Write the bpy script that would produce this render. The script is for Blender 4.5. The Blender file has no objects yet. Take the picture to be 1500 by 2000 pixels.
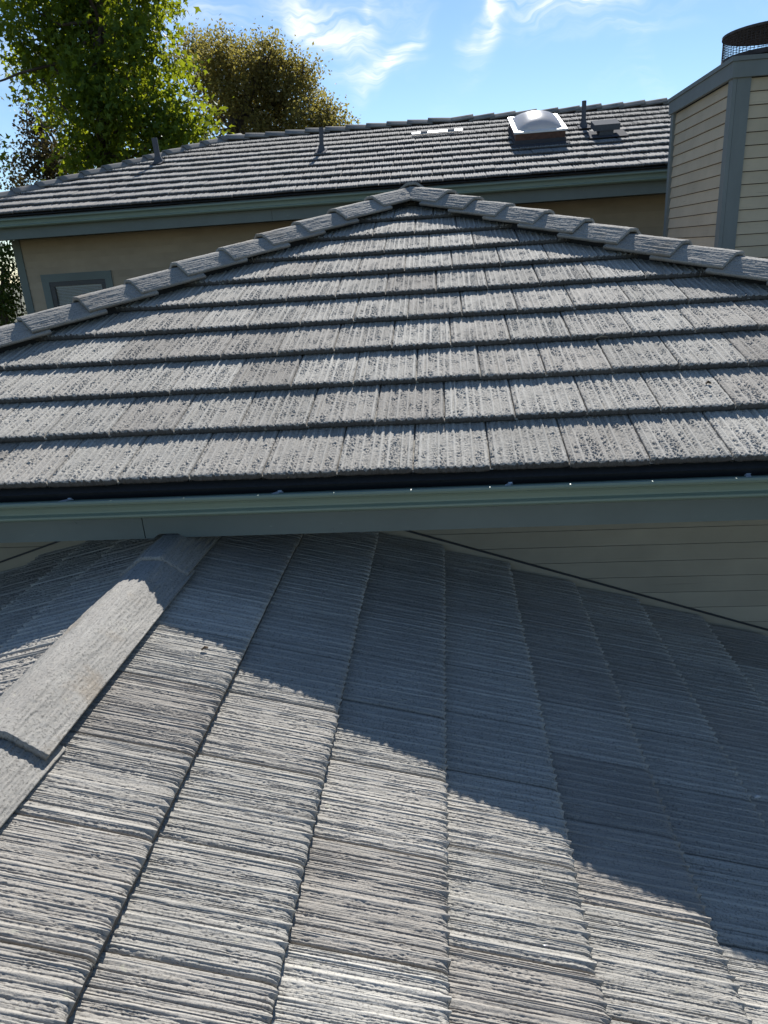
import bpy, bmesh, math, random
import numpy as np
from mathutils import Vector, Matrix

random.seed(7)
RNG = np.random.default_rng(11)
sc = bpy.context.scene
COL = sc.collection

# ------------------------------------------------------------------ camera
F_PX, PITCH, ROLL, YAW = 1395.7, 19.836, 3.804, 5.621
pi_, ro_, ya_ = map(math.radians, (PITCH, ROLL, YAW))
FW = Vector((-math.sin(ya_) * math.cos(pi_), math.cos(ya_) * math.cos(pi_), -math.sin(pi_)))
R0 = Vector((math.cos(ya_), math.sin(ya_), 0)); U0 = R0.cross(FW)
RT = math.cos(ro_) * R0 - math.sin(ro_) * U0
UP = math.sin(ro_) * R0 + math.cos(ro_) * U0
cam_d = bpy.data.cameras.new('camera'); cam = bpy.data.objects.new('camera', cam_d); COL.objects.link(cam)
cam.matrix_world = Matrix((RT, UP, -FW)).transposed().to_4x4()
cam_d.sensor_fit = 'VERTICAL'; cam_d.sensor_height = 24.0
cam_d.lens = F_PX / 2000.0 * 24.0
cam_d.clip_start = 0.05; cam_d.clip_end = 3000
sc.camera = cam

# ------------------------------------------------------------------ light
SUN_AZ, SUN_EL = math.radians(5.5), math.radians(36.8)
to_sun = Vector((math.sin(SUN_AZ) * math.cos(SUN_EL), math.cos(SUN_AZ) * math.cos(SUN_EL), math.sin(SUN_EL)))
sd = bpy.data.lights.new('sun', 'SUN'); sd.energy = 3.75; sd.angle = math.radians(0.53); sd.color = (1.0, 0.98, 0.945)
so = bpy.data.objects.new('sun', sd); COL.objects.link(so)
so.rotation_euler = to_sun.to_track_quat('Z', 'Y').to_euler(); so.location = (0, 0, 20)

sc.view_settings.view_transform = 'Standard'; sc.view_settings.look = 'None'
sc.view_settings.gamma = 1.0; sc.view_settings.use_curve_mapping = False
sc.view_settings.exposure = 1.15

world = bpy.data.worlds.new('World'); sc.world = world; world.use_nodes = True
wt = world.node_tree; wt.nodes.clear()
def wn(t, **k):
    n = wt.nodes.new(t)
    for a, b in k.items(): setattr(n, a, b)
    return n
def wl(a, b): wt.links.new(a, b)
def wm(op, a, b=None, c=None, clamp=False):
    n = wn('ShaderNodeMath', operation=op); n.use_clamp = clamp
    for i, v in enumerate((a, b, c)):
        if v is None: continue
        if isinstance(v, (int, float)): n.inputs[i].default_value = v
        else: wl(v, n.inputs[i])
    return n.outputs[0]
sky = wn('ShaderNodeTexSky', sky_type='NISHITA'); sky.sun_disc = False
sky.sun_elevation = SUN_EL; sky.sun_rotation = SUN_AZ
sky.altitude = 50; sky.air_density = 1.0; sky.dust_density = 0.0; sky.ozone_density = 4.2
tc = wn('ShaderNodeTexCoord'); sep = wn('ShaderNodeSeparateXYZ'); wl(tc.outputs['Generated'], sep.inputs[0])
az = wm('MULTIPLY', wm('ARCTAN2', sep.outputs[0], sep.outputs[1]), 180 / math.pi)
el = wm('MULTIPLY', wm('ARCSINE', sep.outputs[2]), 180 / math.pi)
cmb = wn('ShaderNodeCombineXYZ'); wl(az, cmb.inputs[0]); wl(el, cmb.inputs[1])
def wnoise(scale, detail, rough, vec, dist=0.0):
    n = wn('ShaderNodeTexNoise'); n.inputs['Scale'].default_value = scale; n.inputs['Detail'].default_value = detail
    n.inputs['Roughness'].default_value = rough; n.inputs['Distortion'].default_value = dist; wl(vec, n.inputs['Vector']); return n
warp = wnoise(0.22, 3, 0.55, cmb.outputs[0])
wsep = wn('ShaderNodeSeparateColor'); wl(warp.outputs['Color'], wsep.inputs[0])
azw = wm('ADD', az, wm('MULTIPLY', wm('SUBTRACT', wsep.outputs[0], 0.5), 5.0))
elw = wm('ADD', el, wm('MULTIPLY', wm('SUBTRACT', wsep.outputs[1], 0.5), 4.0))
# cirrus wisps: centre azimuth, elevation (degrees), long axis angle, length, width, strength
WISPS = [(-7.6, 14.6, -22, 3.4, 0.85, 1.4), (-8.6, 17.0, 80, 2.6, 1.0, 0.75), (-3.0, 12.6, 40, 2.2, 0.55, 1.3), (-4.6, 11.9, 8, 2.6, 0.5, 0.5),
         (-4.4, 15.2, 75, 2.2, 0.4, 0.55), (4.2, 15.2, 62, 2.8, 0.75, 1.4), (5.0, 18.5, 40, 2.5, 0.9, 0.7), (10.6, 15.4, 6, 3.8, 1.2, 1.5),
         (12.0, 12.7, -4, 3.4, 0.45, 0.32), (-16.0, 15.5, -14, 3.6, 0.9, 0.42), (-16.6, 12.6, -60, 1.5, 0.8, 0.45),
         (18.5, 14.3, 12, 3.0, 0.5, 0.22), (-1.5, 17.2, 30, 4.5, 1.6, 0.4), (-30, 12, 20, 5, 1.0, 0.4), (30, 18, 15, 7, 1.6, 0.6)]
acc = None
for i, (a0, e0, ang, ln, wd, st) in enumerate(WISPS):
    ca, sa = math.cos(math.radians(ang)), math.sin(math.radians(ang))
    dx = wm('SUBTRACT', azw, a0); dy = wm('SUBTRACT', elw, e0)
    p = wm('ADD', wm('MULTIPLY', dx, ca), wm('MULTIPLY', dy, sa))
    q = wm('SUBTRACT', wm('MULTIPLY', dy, ca), wm('MULTIPLY', dx, sa))
    # feathered: sharp on one side, long tail on the other
    qs = wm('MULTIPLY', q, 1.0 / wd); ps = wm('MULTIPLY', p, 1.0 / ln)
    r2 = wm('ADD', wm('MULTIPLY', qs, qs), wm('MULTIPLY', ps, ps))
    g = wm('MULTIPLY', wm('POWER', 2.718, wm('MULTIPLY', r2, -1.0)), st)
    acc = g if acc is None else wm('ADD', acc, g)
mp = wn('ShaderNodeMapping'); mp.inputs['Rotation'].default_value = (0, 0, math.radians(-35)); mp.inputs['Scale'].default_value = (0.38, 3.0, 1)
cw = wn('ShaderNodeCombineXYZ'); wl(azw, cw.inputs[0]); wl(elw, cw.inputs[1]); wl(cw.outputs[0], mp.inputs[0])
fib = wnoise(0.62, 7, 0.62, mp.outputs[0], 0.6)
soft = wnoise(0.16, 4, 0.5, cw.outputs[0], 0.3)
fm = wm('MULTIPLY', wm('SUBTRACT', fib.outputs['Fac'], 0.34), 3.0, clamp=True)
haze_c = wm('MULTIPLY', wm('SUBTRACT', soft.outputs['Fac'], 0.54), 0.9, clamp=True)
cloud = wm('ADD', wm('MULTIPLY', acc, wm('ADD', wm('MULTIPLY', fm, 0.85), 0.12)), wm('MULTIPLY', haze_c, fm), clamp=True)
cloud = wm('MULTIPLY', cloud, wm('MULTIPLY', wm('SUBTRACT', el, 3.0), 0.2, clamp=True), clamp=True)
skm = wn('ShaderNodeMix', data_type='RGBA'); wl(wm('MULTIPLY', cloud, 1.0), skm.inputs[0])
skm.inputs[7].default_value = (8.6, 9.0, 9.7, 1)
wl(sky.outputs[0], skm.inputs[6])
bg = wn('ShaderNodeBackground'); bg.inputs['Strength'].default_value = 0.060
wl(skm.outputs[2], bg.inputs['Color'])
wo = wn('ShaderNodeOutputWorld'); wl(bg.outputs[0], wo.inputs['Surface'])

world.cycles.sampling_method = 'MANUAL'; world.cycles.sample_map_resolution = 256
cy = sc.cycles; cy.max_bounces = 5; cy.diffuse_bounces = 3; cy.glossy_bounces = 2; cy.transmission_bounces = 4; cy.transparent_max_bounces = 4
cy.use_denoising = True; cy.denoising_prefilter = 'ACCURATE'; cy.caustics_reflective = False; cy.caustics_refractive = False

# ------------------------------------------------------------------ materials
class NT:
    def __init__(s, name):
        s.m = bpy.data.materials.new(name); s.m.use_nodes = True; s.t = s.m.node_tree; s.t.nodes.clear()
        s.out = s.n('ShaderNodeOutputMaterial')
    def n(s, t, **k):
        x = s.t.nodes.new(t)
        for a, b in k.items(): setattr(x, a, b)
        return x
    def l(s, a, b): s.t.links.new(a, b)
    def set(s, inp, v):
        if isinstance(v, bpy.types.NodeSocket): s.l(v, inp)
        else: inp.default_value = v
    def math(s, op, a, b=0.0, clamp=False):
        x = s.n('ShaderNodeMath', operation=op); x.use_clamp = clamp; s.set(x.inputs[0], a); s.set(x.inputs[1], b); return x.outputs[0]
    def noise(s, vec, scale, detail=4, rough=0.55, dist=0.0, out='Fac'):
        x = s.n('ShaderNodeTexNoise'); s.l(vec, x.inputs['Vector']); x.inputs['Scale'].default_value = scale
        x.inputs['Detail'].default_value = detail; x.inputs['Roughness'].default_value = rough; x.inputs['Distortion'].default_value = dist
        return x.outputs[out]
    def mapping(s, vec, scale=(1, 1, 1), loc=(0, 0, 0)):
        x = s.n('ShaderNodeMapping'); s.l(vec, x.inputs[0]); s.set(x.inputs['Scale'], scale); s.set(x.inputs['Location'], loc); return x.outputs[0]
    def ramp(s, fac, stops):
        x = s.n('ShaderNodeValToRGB'); s.l(fac, x.inputs[0]); e = x.color_ramp.elements
        while len(e) < len(stops): e.new(0.5)
        for i, (p, c) in enumerate(stops):
            e[i].position = p; e[i].color = (c, c, c, 1) if isinstance(c, (int, float)) else (*c, 1)
        return x.outputs[0]
    def mix(s, fac, a, b, mode='MIX'):
        x = s.n('ShaderNodeMix', data_type='RGBA', blend_type=mode); s.set(x.inputs[0], fac)
        for i, v in ((6, a), (7, b)):
            if isinstance(v, tuple): v = (*v, 1)[:4]
            s.set(x.inputs[i], v)
        return x.outputs[2]
    def bump(s, h, strength=0.3, dist=0.002, normal=None):
        x = s.n('ShaderNodeBump'); s.l(h, x.inputs['Height']); x.inputs['Strength'].default_value = strength; x.inputs['Distance'].default_value = dist
        if normal is not None: s.l(normal, x.inputs['Normal'])
        return x.outputs[0]
    def bsdf(s, col, rough=0.6, normal=None, metallic=0.0, spec=0.5, link=True):
        b = s.n('ShaderNodeBsdfPrincipled')
        s.set(b.inputs['Base Color'], (*col, 1) if isinstance(col, tuple) else col); s.set(b.inputs['Roughness'], rough)
        b.inputs['Metallic'].default_value = metallic; b.inputs['Specular IOR Level'].default_value = spec
        if normal is not None: s.l(normal, b.inputs['Normal'])
        if link: s.l(b.outputs[0], s.out.inputs['Surface'])
        return b

def mat_tile(name, base, dark, bump=0.55, tint=1.0, warm=(0.225, 0.192, 0.162), rib=0.0, stain=0.0):
    t = NT(name); tc = t.n('ShaderNodeTexCoord'); oi = t.n('ShaderNodeObjectInfo')
    off = t.n('ShaderNodeCombineXYZ'); t.l(t.math('MULTIPLY', oi.outputs['Random'], 37.0), off.inputs[0]); t.l(t.math('MULTIPLY', oi.outputs['Random'], 91.0), off.inputs[1])
    va = t.n('ShaderNodeVectorMath', operation='ADD'); t.l(tc.outputs['Object'], va.inputs[0]); t.l(off.outputs[0], va.inputs[1]); v = va.outputs[0]
    streak = t.noise(t.mapping(v, (210, 6, 40)), 1.0, 4, 0.65)
    blot = t.noise(v, 7.0, 4, 0.6)
    grain = t.noise(v, 420.0, 3, 0.7)
    speck = t.noise(v, 170.0, 2, 0.55)
    c = t.mix(t.ramp(streak, [(0.3, 0.0), (0.7, 1.0)]), dark, base)
    c = t.mix(t.math('MULTIPLY', t.ramp(blot, [(0.42, 0.0), (0.72, 1.0)]), 0.45), c, dark)
    c = t.mix(t.math('MULTIPLY', t.ramp(speck, [(0.54, 0.0), (0.66, 1.0)]), 0.75), c, tuple(x * 0.45 for x in dark))
    c = t.mix(t.math('MULTIPLY', t.ramp(grain, [(0.60, 0.0), (0.75, 1.0)]), 0.45), c, tuple(min(1, x * 1.45) for x in base))
    if stain:  # rust-brown lichen patches
        gq = t.n('ShaderNodeNewGeometry').outputs['Position']
        c = t.mix(t.math('MULTIPLY', t.ramp(t.noise(gq, 2.6, 5, 0.6), [(0.56, 0.0), (0.70, 1.0)]), stain), c, (0.24, 0.165, 0.085))
    if rib:   # worn smooth ribs paler; gritty valleys darkened, their self-shadow put into the colour
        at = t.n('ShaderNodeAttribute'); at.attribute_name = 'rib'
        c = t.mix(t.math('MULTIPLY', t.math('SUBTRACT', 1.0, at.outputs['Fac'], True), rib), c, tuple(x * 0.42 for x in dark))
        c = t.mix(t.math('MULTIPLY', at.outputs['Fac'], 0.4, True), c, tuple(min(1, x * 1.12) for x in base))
    # single tiles run a little browner or darker than their neighbours
    wn_ = t.n('ShaderNodeTexWhiteNoise', noise_dimensions='1D'); t.l(oi.outputs['Random'], wn_.inputs['W'])
    c = t.mix(t.math('MULTIPLY', t.ramp(wn_.outputs['Value'], [(0.45, 0.0), (1.0, 1.0)]), 0.42 * tint), c, warm, 'MULTIPLY' if False else 'MIX')
    gp_ = t.n('ShaderNodeNewGeometry').outputs['Position']
    c = t.mix(t.math('MULTIPLY', t.ramp(t.noise(gp_, 2.1, 5, 0.65), [(0.46, 0.0), (0.70, 1.0)]), 0.26), c, (0.17, 0.152, 0.128))
    c = t.mix(t.math('MULTIPLY', t.ramp(t.noise(gp_, 34.0, 3, 0.5), [(0.70, 0.0), (0.74, 1.0)]), 0.6), c, (0.40, 0.38, 0.30))
    br = t.n('ShaderNodeHueSaturation'); t.l(c, br.inputs['Color']); t.l(t.math('ADD', t.math('MULTIPLY', oi.outputs['Random'], 0.24 * tint), 1.0 - 0.13 * tint), br.inputs['Value'])
    h = t.math('ADD', t.math('MULTIPLY', grain, 0.7), t.math('MULTIPLY', speck, 0.6))
    t.bsdf(br.outputs[0], 0.93, t.bump(h, bump, 0.0022), spec=0.24); return t.m

M_TILE = mat_tile('concrete_roof_tile', (0.46, 0.434, 0.382), (0.30, 0.281, 0.246), rib=0.10)
M_CAP = mat_tile('concrete_cap_tile', (0.38, 0.360, 0.322), (0.25, 0.236, 0.212), bump=0.7, tint=0.6, stain=0.45)
M_BUTT = mat_tile('dark_tile_edge', (0.115, 0.108, 0.103), (0.065, 0.062, 0.06), bump=0.8, tint=0.3)  # butt faces, coloured much darker than the tile tops
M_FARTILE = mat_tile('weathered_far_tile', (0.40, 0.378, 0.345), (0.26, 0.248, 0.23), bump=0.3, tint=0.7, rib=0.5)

def mat_paint(name, col, rough=0.55, scuff=0.25, grain=0.15, stretch=(3, 3, 3), var=0.12):
    t = NT(name); tc = t.n('ShaderNodeTexCoord'); v = tc.outputs['Object']
    oi = t.n('ShaderNodeObjectInfo')
    big = t.noise(t.mapping(v, stretch), 1.0, 5, 0.6); fine = t.noise(t.mapping(v, (25, 25, 90)), 1.0, 4, 0.6)
    c = t.mix(t.ramp(big, [(0.3, 0.0), (0.75, 1.0)]), tuple(x * (1 - var) for x in col), tuple(min(1, x * (1 + var)) for x in col))
    sc_ = t.math('MULTIPLY', t.ramp(t.noise(t.mapping(v, (14, 14, 22)), 1.0, 6, 0.75), [(0.63, 0.0), (0.72, 1.0)]), t.ramp(t.noise(v, 2.3, 2), [(0.48, 0.0), (0.6, 1.0)]))
    c = t.mix(t.math('MULTIPLY', sc_, scuff), c, tuple(min(1, x * 2.1 + 0.03) for x in col))
    hs = t.n('ShaderNodeHueSaturation'); t.l(c, hs.inputs['Color']); t.l(t.math('ADD', t.math('MULTIPLY', oi.outputs['Random'], 0.10), 0.95), hs.inputs['Value'])
    t.bsdf(hs.outputs[0], t.math('ADD', t.math('MULTIPLY', big, 0.2), rough - 0.1), t.bump(fine, grain, 0.002), spec=0.4); return t.m
M_FASCIA = mat_paint('slate_blue_fascia_paint', (0.148, 0.173, 0.158), 0.6, 0.6)
M_GUTTER = mat_paint('grey_green_gutter_paint', (0.190, 0.240, 0.185), 0.5, 0.06, 0.03, (2, 6, 6), 0.06)
M_TRIM = mat_paint('blue_grey_trim_paint', (0.168, 0.188, 0.180), 0.65, 0.2, 0.3, (4, 4, 1.2), 0.16)
def mat_siding(name, col, k):
    t = NT(name); tc = t.n('ShaderNodeTexCoord'); v = tc.outputs['Object']; oi = t.n('ShaderNodeObjectInfo')
    rnd = t.n('ShaderNodeCombineXYZ'); t.l(t.math('MULTIPLY', oi.outputs['Random'], 50.0), rnd.inputs[0])
    va = t.n('ShaderNodeVectorMath', operation='ADD'); t.l(v, va.inputs[0]); t.l(rnd.outputs[0], va.inputs[1]); v = va.outputs[0]
    g = t.noise(t.mapping(v, (3, 3, 120)), 1.0, 5, 0.65); b = t.noise(v, 3.0, 4, 0.6)
    c = t.mix(t.ramp(b, [(0.3, 0.0), (0.75, 1.0)]), tuple(x * 0.86 for x in col), tuple(min(1, x * 1.06) for x in col))
    cr = t.math('MULTIPLY', t.ramp(t.noise(t.mapping(v, (2.5, 2.5, 160)), 1.0, 3, 0.6), [(0.66, 0.0), (0.72, 1.0)]), k)
    c = t.mix(cr, c, tuple(x * 0.35 for x in col))
    hs = t.n('ShaderNodeHueSaturation'); t.l(c, hs.inputs['Color']); t.l(t.math('ADD', t.math('MULTIPLY', oi.outputs['Random'], 0.14), 0.93), hs.inputs['Value'])
    t.bsdf(hs.outputs[0], 0.72, t.bump(g, 0.35, 0.003), spec=0.35); return t.m
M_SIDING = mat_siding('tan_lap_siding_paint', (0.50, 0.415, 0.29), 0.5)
M_SIDING_MID = mat_siding('shade_toned_lap_siding_paint', (0.42, 0.36, 0.265), 0.3)  # the tan siding paint, lowered in colour for the wall's shade
M_SIDING_FAR = mat_siding('shade_toned_brown_tan_siding_paint', (0.41, 0.325, 0.23), 0.3)  # same tan paint, browner and lowered in colour for the eave shade

def mat_plain(name, col, rough=0.6, metallic=0.0, bump=0.2, scale=60, var=0.15, spec=0.5):
    t = NT(name); tc = t.n('ShaderNodeTexCoord'); n = t.noise(tc.outputs['Object'], scale, 4)
    c = t.mix(t.ramp(n, [(0.3, 0.0), (0.7, 1.0)]), tuple(x * (1 - var) for x in col), tuple(min(1, x * (1 + var)) for x in col))
    t.bsdf(c, rough, t.bump(n, bump, 0.002), metallic, spec); return t.m
M_DECK = mat_plain('dark_underlay_and_gap_shade', (0.03, 0.03, 0.032), 0.95)  # roof underlay; also painted behind siding gaps as their shadow lines
M_MORTAR = mat_plain('grey_mortar', (0.16, 0.15, 0.145), 0.95, bump=0.8, scale=120)
M_FLASH = mat_plain('dull_grey_flashing', (0.07, 0.07, 0.078), 0.95, bump=0.05, spec=0.1)
M_VENT = mat_plain('grey_painted_vent_metal', (0.10, 0.104, 0.115), 0.95, bump=0.05, spec=0.05)
M_BLACK = mat_plain('dark_window_frame_metal', (0.035, 0.036, 0.04), 0.45, bump=0.03)
M_ZINC = mat_plain('galvanised_hanger_metal', (0.82, 0.84, 0.87), 0.4, metallic=0.0, bump=0.05)
M_RUST = mat_plain('rusty_dark_metal', (0.055, 0.045, 0.043), 0.75, metallic=0.2, scale=14, var=0.5)
M_WOOD = mat_plain('brown_skylight_curb', (0.10, 0.048, 0.032), 0.7, scale=20, var=0.3)
M_WHITE = mat_plain('white_skylight_frame', (0.75, 0.75, 0.74), 0.4, bump=0.03)
M_BLIND = mat_plain('pale_window_blind', (0.80, 0.83, 0.86), 0.5, bump=0.02)
M_WALLCORE = mat_plain('plain_house_wall', (0.38, 0.34, 0.27), 0.85)  # plain wall body, one even colour
M_BARK = mat_plain('grey_brown_bark', (0.085, 0.062, 0.05), 0.95, bump=1.0, scale=9, var=0.4)
M_TWIG = mat_plain('dry_twig_bark', (0.28, 0.22, 0.15), 0.9, scale=40, var=0.3)
M_CRUMB = mat_plain('brown_leaf_litter', (0.13, 0.085, 0.05), 0.9, scale=90, var=0.5)
M_PALE = mat_plain('pale_grit', (0.55, 0.53, 0.5), 0.9, scale=90, var=0.2)
def mat_ground():
    t = NT('dry_lawn_and_soil'); tc = t.n('ShaderNodeTexCoord'); v = tc.outputs['Object']
    a = t.noise(v, 0.35, 6, 0.6); b = t.noise(v, 9.0, 4, 0.7)
    c = t.mix(t.ramp(a, [(0.35, 0.0), (0.65, 1.0)]), (0.045, 0.07, 0.025), (0.16, 0.13, 0.085))
    c = t.mix(t.math('MULTIPLY', b, 0.5), c, (0.03, 0.04, 0.018)); t.bsdf(c, 0.95, t.bump(b, 0.6, 0.05)); return t.m
M_GROUND = mat_ground()
def mat_glass():
    t = NT('window_glass'); tp = t.n('ShaderNodeBsdfTransparent'); tp.inputs[0].default_value = (0.93, 0.96, 0.97, 1)
    gl = t.n('ShaderNodeBsdfGlossy'); gl.inputs['Roughness'].default_value = 0.02; fr_ = t.n('ShaderNodeFresnel'); fr_.inputs[0].default_value = 1.5
    mx = t.n('ShaderNodeMixShader'); t.l(t.math('MULTIPLY', fr_.outputs[0], 1.6, True), mx.inputs[0]); t.l(tp.outputs[0], mx.inputs[1]); t.l(gl.outputs[0], mx.inputs[2]); t.l(mx.outputs[0], t.out.inputs[0]); return t.m
M_GLASS = mat_glass()
def mat_dome():
    t = NT('milky_skylight_acrylic'); b = t.bsdf((0.93, 0.93, 0.92), 0.22, link=False, spec=0.6)
    tr = t.n('ShaderNodeBsdfTranslucent'); tr.inputs[0].default_value = (0.95, 0.95, 0.93, 1)
    mx = t.n('ShaderNodeMixShader'); mx.inputs[0].default_value = 0.6; t.l(b.outputs[0], mx.inputs[1]); t.l(tr.outputs[0], mx.inputs[2]); t.l(mx.outputs[0], t.out.inputs[0]); return t.m
M_DOME = mat_dome()
def mat_leaf(name, c1, c2, tr1, trf=0.5):
    t = NT(name); g = t.n('ShaderNodeNewGeometry'); r = g.outputs['Random Per Island']
    c = t.mix(r, c1, c2); b = t.bsdf(c, 0.6, link=False, spec=0.22)
    tr = t.n('ShaderNodeBsdfTranslucent'); t.l(t.mix(r, tr1, tuple(x * 0.7 for x in tr1)), tr.inputs[0])
    mx = t.n('ShaderNodeMixShader'); mx.inputs[0].default_value = trf; t.l(b.outputs[0], mx.inputs[1]); t.l(tr.outputs[0], mx.inputs[2]); t.l(mx.outputs[0], t.out.inputs[0]); return t.m
M_LEAF_GUM = mat_leaf('bright_green_leaf', (0.045, 0.085, 0.014), (0.075, 0.125, 0.02), (0.40, 0.46, 0.02), 0.42)
M_LEAF_OAK = mat_leaf('olive_brown_leaf', (0.135, 0.122, 0.040), (0.18, 0.14, 0.052), (0.44, 0.37, 0.08), 0.42)
M_LEAF_DARK = mat_leaf('dark_olive_leaf', (0.045, 0.042, 0.018), (0.075, 0.055, 0.025), (0.10, 0.08, 0.02), 0.3)
M_LEAF_HEDGE = mat_leaf('hedge_leaf', (0.035, 0.065, 0.014), (0.06, 0.095, 0.02), (0.16, 0.20, 0.02), 0.4)

# ------------------------------------------------------------------ object helpers
def mesh_obj(name, verts, faces, mat, parent=None, smooth=False):
    me = bpy.data.meshes.new(name); me.from_pydata([tuple(v) for v in verts], [], [tuple(f) for f in faces]); me.update()
    me.materials.append(mat)
    if smooth: me.polygons.foreach_set('use_smooth', [True] * len(me.polygons))
    o = bpy.data.objects.new(name, me); COL.objects.link(o)
    if parent is not None: attach(o, parent)
    return o
def np_mesh(name, V, Q, mat):
    me = bpy.data.meshes.new(name); V = np.asarray(V, np.float32); Q = np.asarray(Q, np.int32)
    k = Q.shape[1]
    me.vertices.add(len(V)); me.vertices.foreach_set('co', V.ravel())
    me.loops.add(Q.size); me.loops.foreach_set('vertex_index', Q.ravel())
    me.polygons.add(len(Q)); me.polygons.foreach_set('loop_start', np.arange(0, Q.size, k, dtype=np.int32)); me.polygons.foreach_set('loop_total', np.full(len(Q), k, np.int32))
    me.update(calc_edges=True); me.validate(); me.materials.append(mat); return me
BASE = {}
def attach(o, parent):
    o.parent = parent
    if parent.name in BASE: o.matrix_parent_inverse = Matrix.Translation(-BASE[parent.name])
def thing(name, label, cat, base, group=None):
    o = bpy.data.objects.new(name, None); COL.objects.link(o); o.location = base; o.empty_display_size = 0.3
    BASE[o.name] = Vector(base); o['label'] = label; o['category'] = cat
    if group: o['group'] = group
    return o
def link_mesh(name, me, parent=None, mw=None):
    o = bpy.data.objects.new(name, me); COL.objects.link(o)
    if parent is not None: attach(o, parent)
    if mw is not None: o.matrix_basis = mw
    return o
class MB:
    def __init__(s): s.v = []; s.f = []
    def add(s, vs, fs):
        b = len(s.v); s.v += [tuple(x) for x in vs]; s.f += [tuple(i + b for i in f) for f in fs]; return s
    def box(s, x0, x1, y0, y1, z0, z1):
        return s.add([(x0, y0, z0), (x1, y0, z0), (x1, y1, z0), (x0, y1, z0), (x0, y0, z1), (x1, y0, z1), (x1, y1, z1), (x0, y1, z1)],
                     [(0, 3, 2, 1), (4, 5, 6, 7), (0, 1, 5, 4), (1, 2, 6, 5), (2, 3, 7, 6), (3, 0, 4, 7)])
    def obox(s, o, X, Y, Z):   # oriented box from corner o and three edge vectors
        o, X, Y, Z = map(Vector, (o, X, Y, Z)); P = [o, o + X, o + X + Y, o + Y]; P += [p + Z for p in P]
        return s.add(P, [(0, 3, 2, 1), (4, 5, 6, 7), (0, 1, 5, 4), (1, 2, 6, 5), (2, 3, 7, 6), (3, 0, 4, 7)])
    def extrude_x(s, prof, x0, x1, closed=True):   # prof: list of (y, z)
        n = len(prof); vs = [(x0, y, z) for y, z in prof] + [(x1, y, z) for y, z in prof]
        fs = [(i, (i + 1) % n, n + (i + 1) % n, n + i) for i in range(n if closed else n - 1)]
        if closed: fs += [tuple(range(n - 1, -1, -1)), tuple(range(n, 2 * n))]
        return s.add(vs, fs)
    def extrude_y(s, prof, y0, y1):   # prof: list of (x, z), closed
        n = len(prof); vs = [(x, y0, z) for x, z in prof] + [(x, y1, z) for x, z in prof]
        fs = [(i, (i + 1) % n, n + (i + 1) % n, n + i) for i in range(n)] + [tuple(range(n - 1, -1, -1)), tuple(range(n, 2 * n))]
        return s.add(vs, fs)
    def tube(s, pts, rads, n=8, caps=True):
        pts = [Vector(p) for p in pts]; rings = []
        for i, p in enumerate(pts):
            d = (pts[min(i + 1, len(pts) - 1)] - pts[max(i - 1, 0)]).normalized()
            a = d.orthogonal().normalized() if i == 0 else (rings_a - d * rings_a.dot(d)).normalized()
            rings_a = a; b = d.cross(a)
            rings.append([p + (a * math.cos(2 * math.pi * k / n) + b * math.sin(2 * math.pi * k / n)) * rads[i] for k in range(n)])
        vs = [q for r in rings for q in r]; fs = []
        for i in range(len(pts) - 1):
            for k in range(n): fs.append((i * n + k, i * n + (k + 1) % n, (i + 1) * n + (k + 1) % n, (i + 1) * n + k))
        if caps: fs += [tuple(range(n - 1, -1, -1)), tuple((len(pts) - 1) * n + k for k in range(n))]
        return s.add(vs, fs)
    def build(s, name, mat, parent=None, smooth=False):
        o = mesh_obj(name, s.v, s.f, mat, parent, smooth); bm = bmesh.new(); bm.from_mesh(o.data)
        bmesh.ops.recalc_face_normals(bm, faces=bm.faces); bm.to_mesh(o.data); bm.free(); return o

# ------------------------------------------------------------------ shared measures (metres, camera at the origin)
GROUND = -5.0
SL = math.radians(18.437); S, C = math.sin(SL), math.cos(SL); TAN = S / C
TW, TL, TT = 0.2842, 0.405, 0.034          # tile cover width, length, thickness
EXP_F, EXP_H = 0.34, 0.3465                 # course exposure
H_BUTT = 0.060                              # top of a tile's butt above the deck

def smooth_noise(nu, nv, cu, cv, rng):
    """value noise on an nu x nv grid with cu x cv cells"""
    g = rng.random((cu + 2, cv + 2)); x = np.linspace(0, cu, nu); y = np.linspace(0, cv, nv)
    xi = np.minimum(x.astype(int), cu); yi = np.minimum(y.astype(int), cv); fx = x - xi; fy = y - yi
    fx = (fx * fx * (3 - 2 * fx))[:, None]; fy = (fy * fy * (3 - 2 * fy))[None, :]
    a = g[np.ix_(xi, yi)]; b = g[np.ix_(xi + 1, yi)]; c = g[np.ix_(xi, yi + 1)]; d = g[np.ix_(xi + 1, yi + 1)]
    return (a * (1 - fx) + b * fx) * (1 - fy) + (c * (1 - fx) + d * fx) * fy - 0.5

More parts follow.
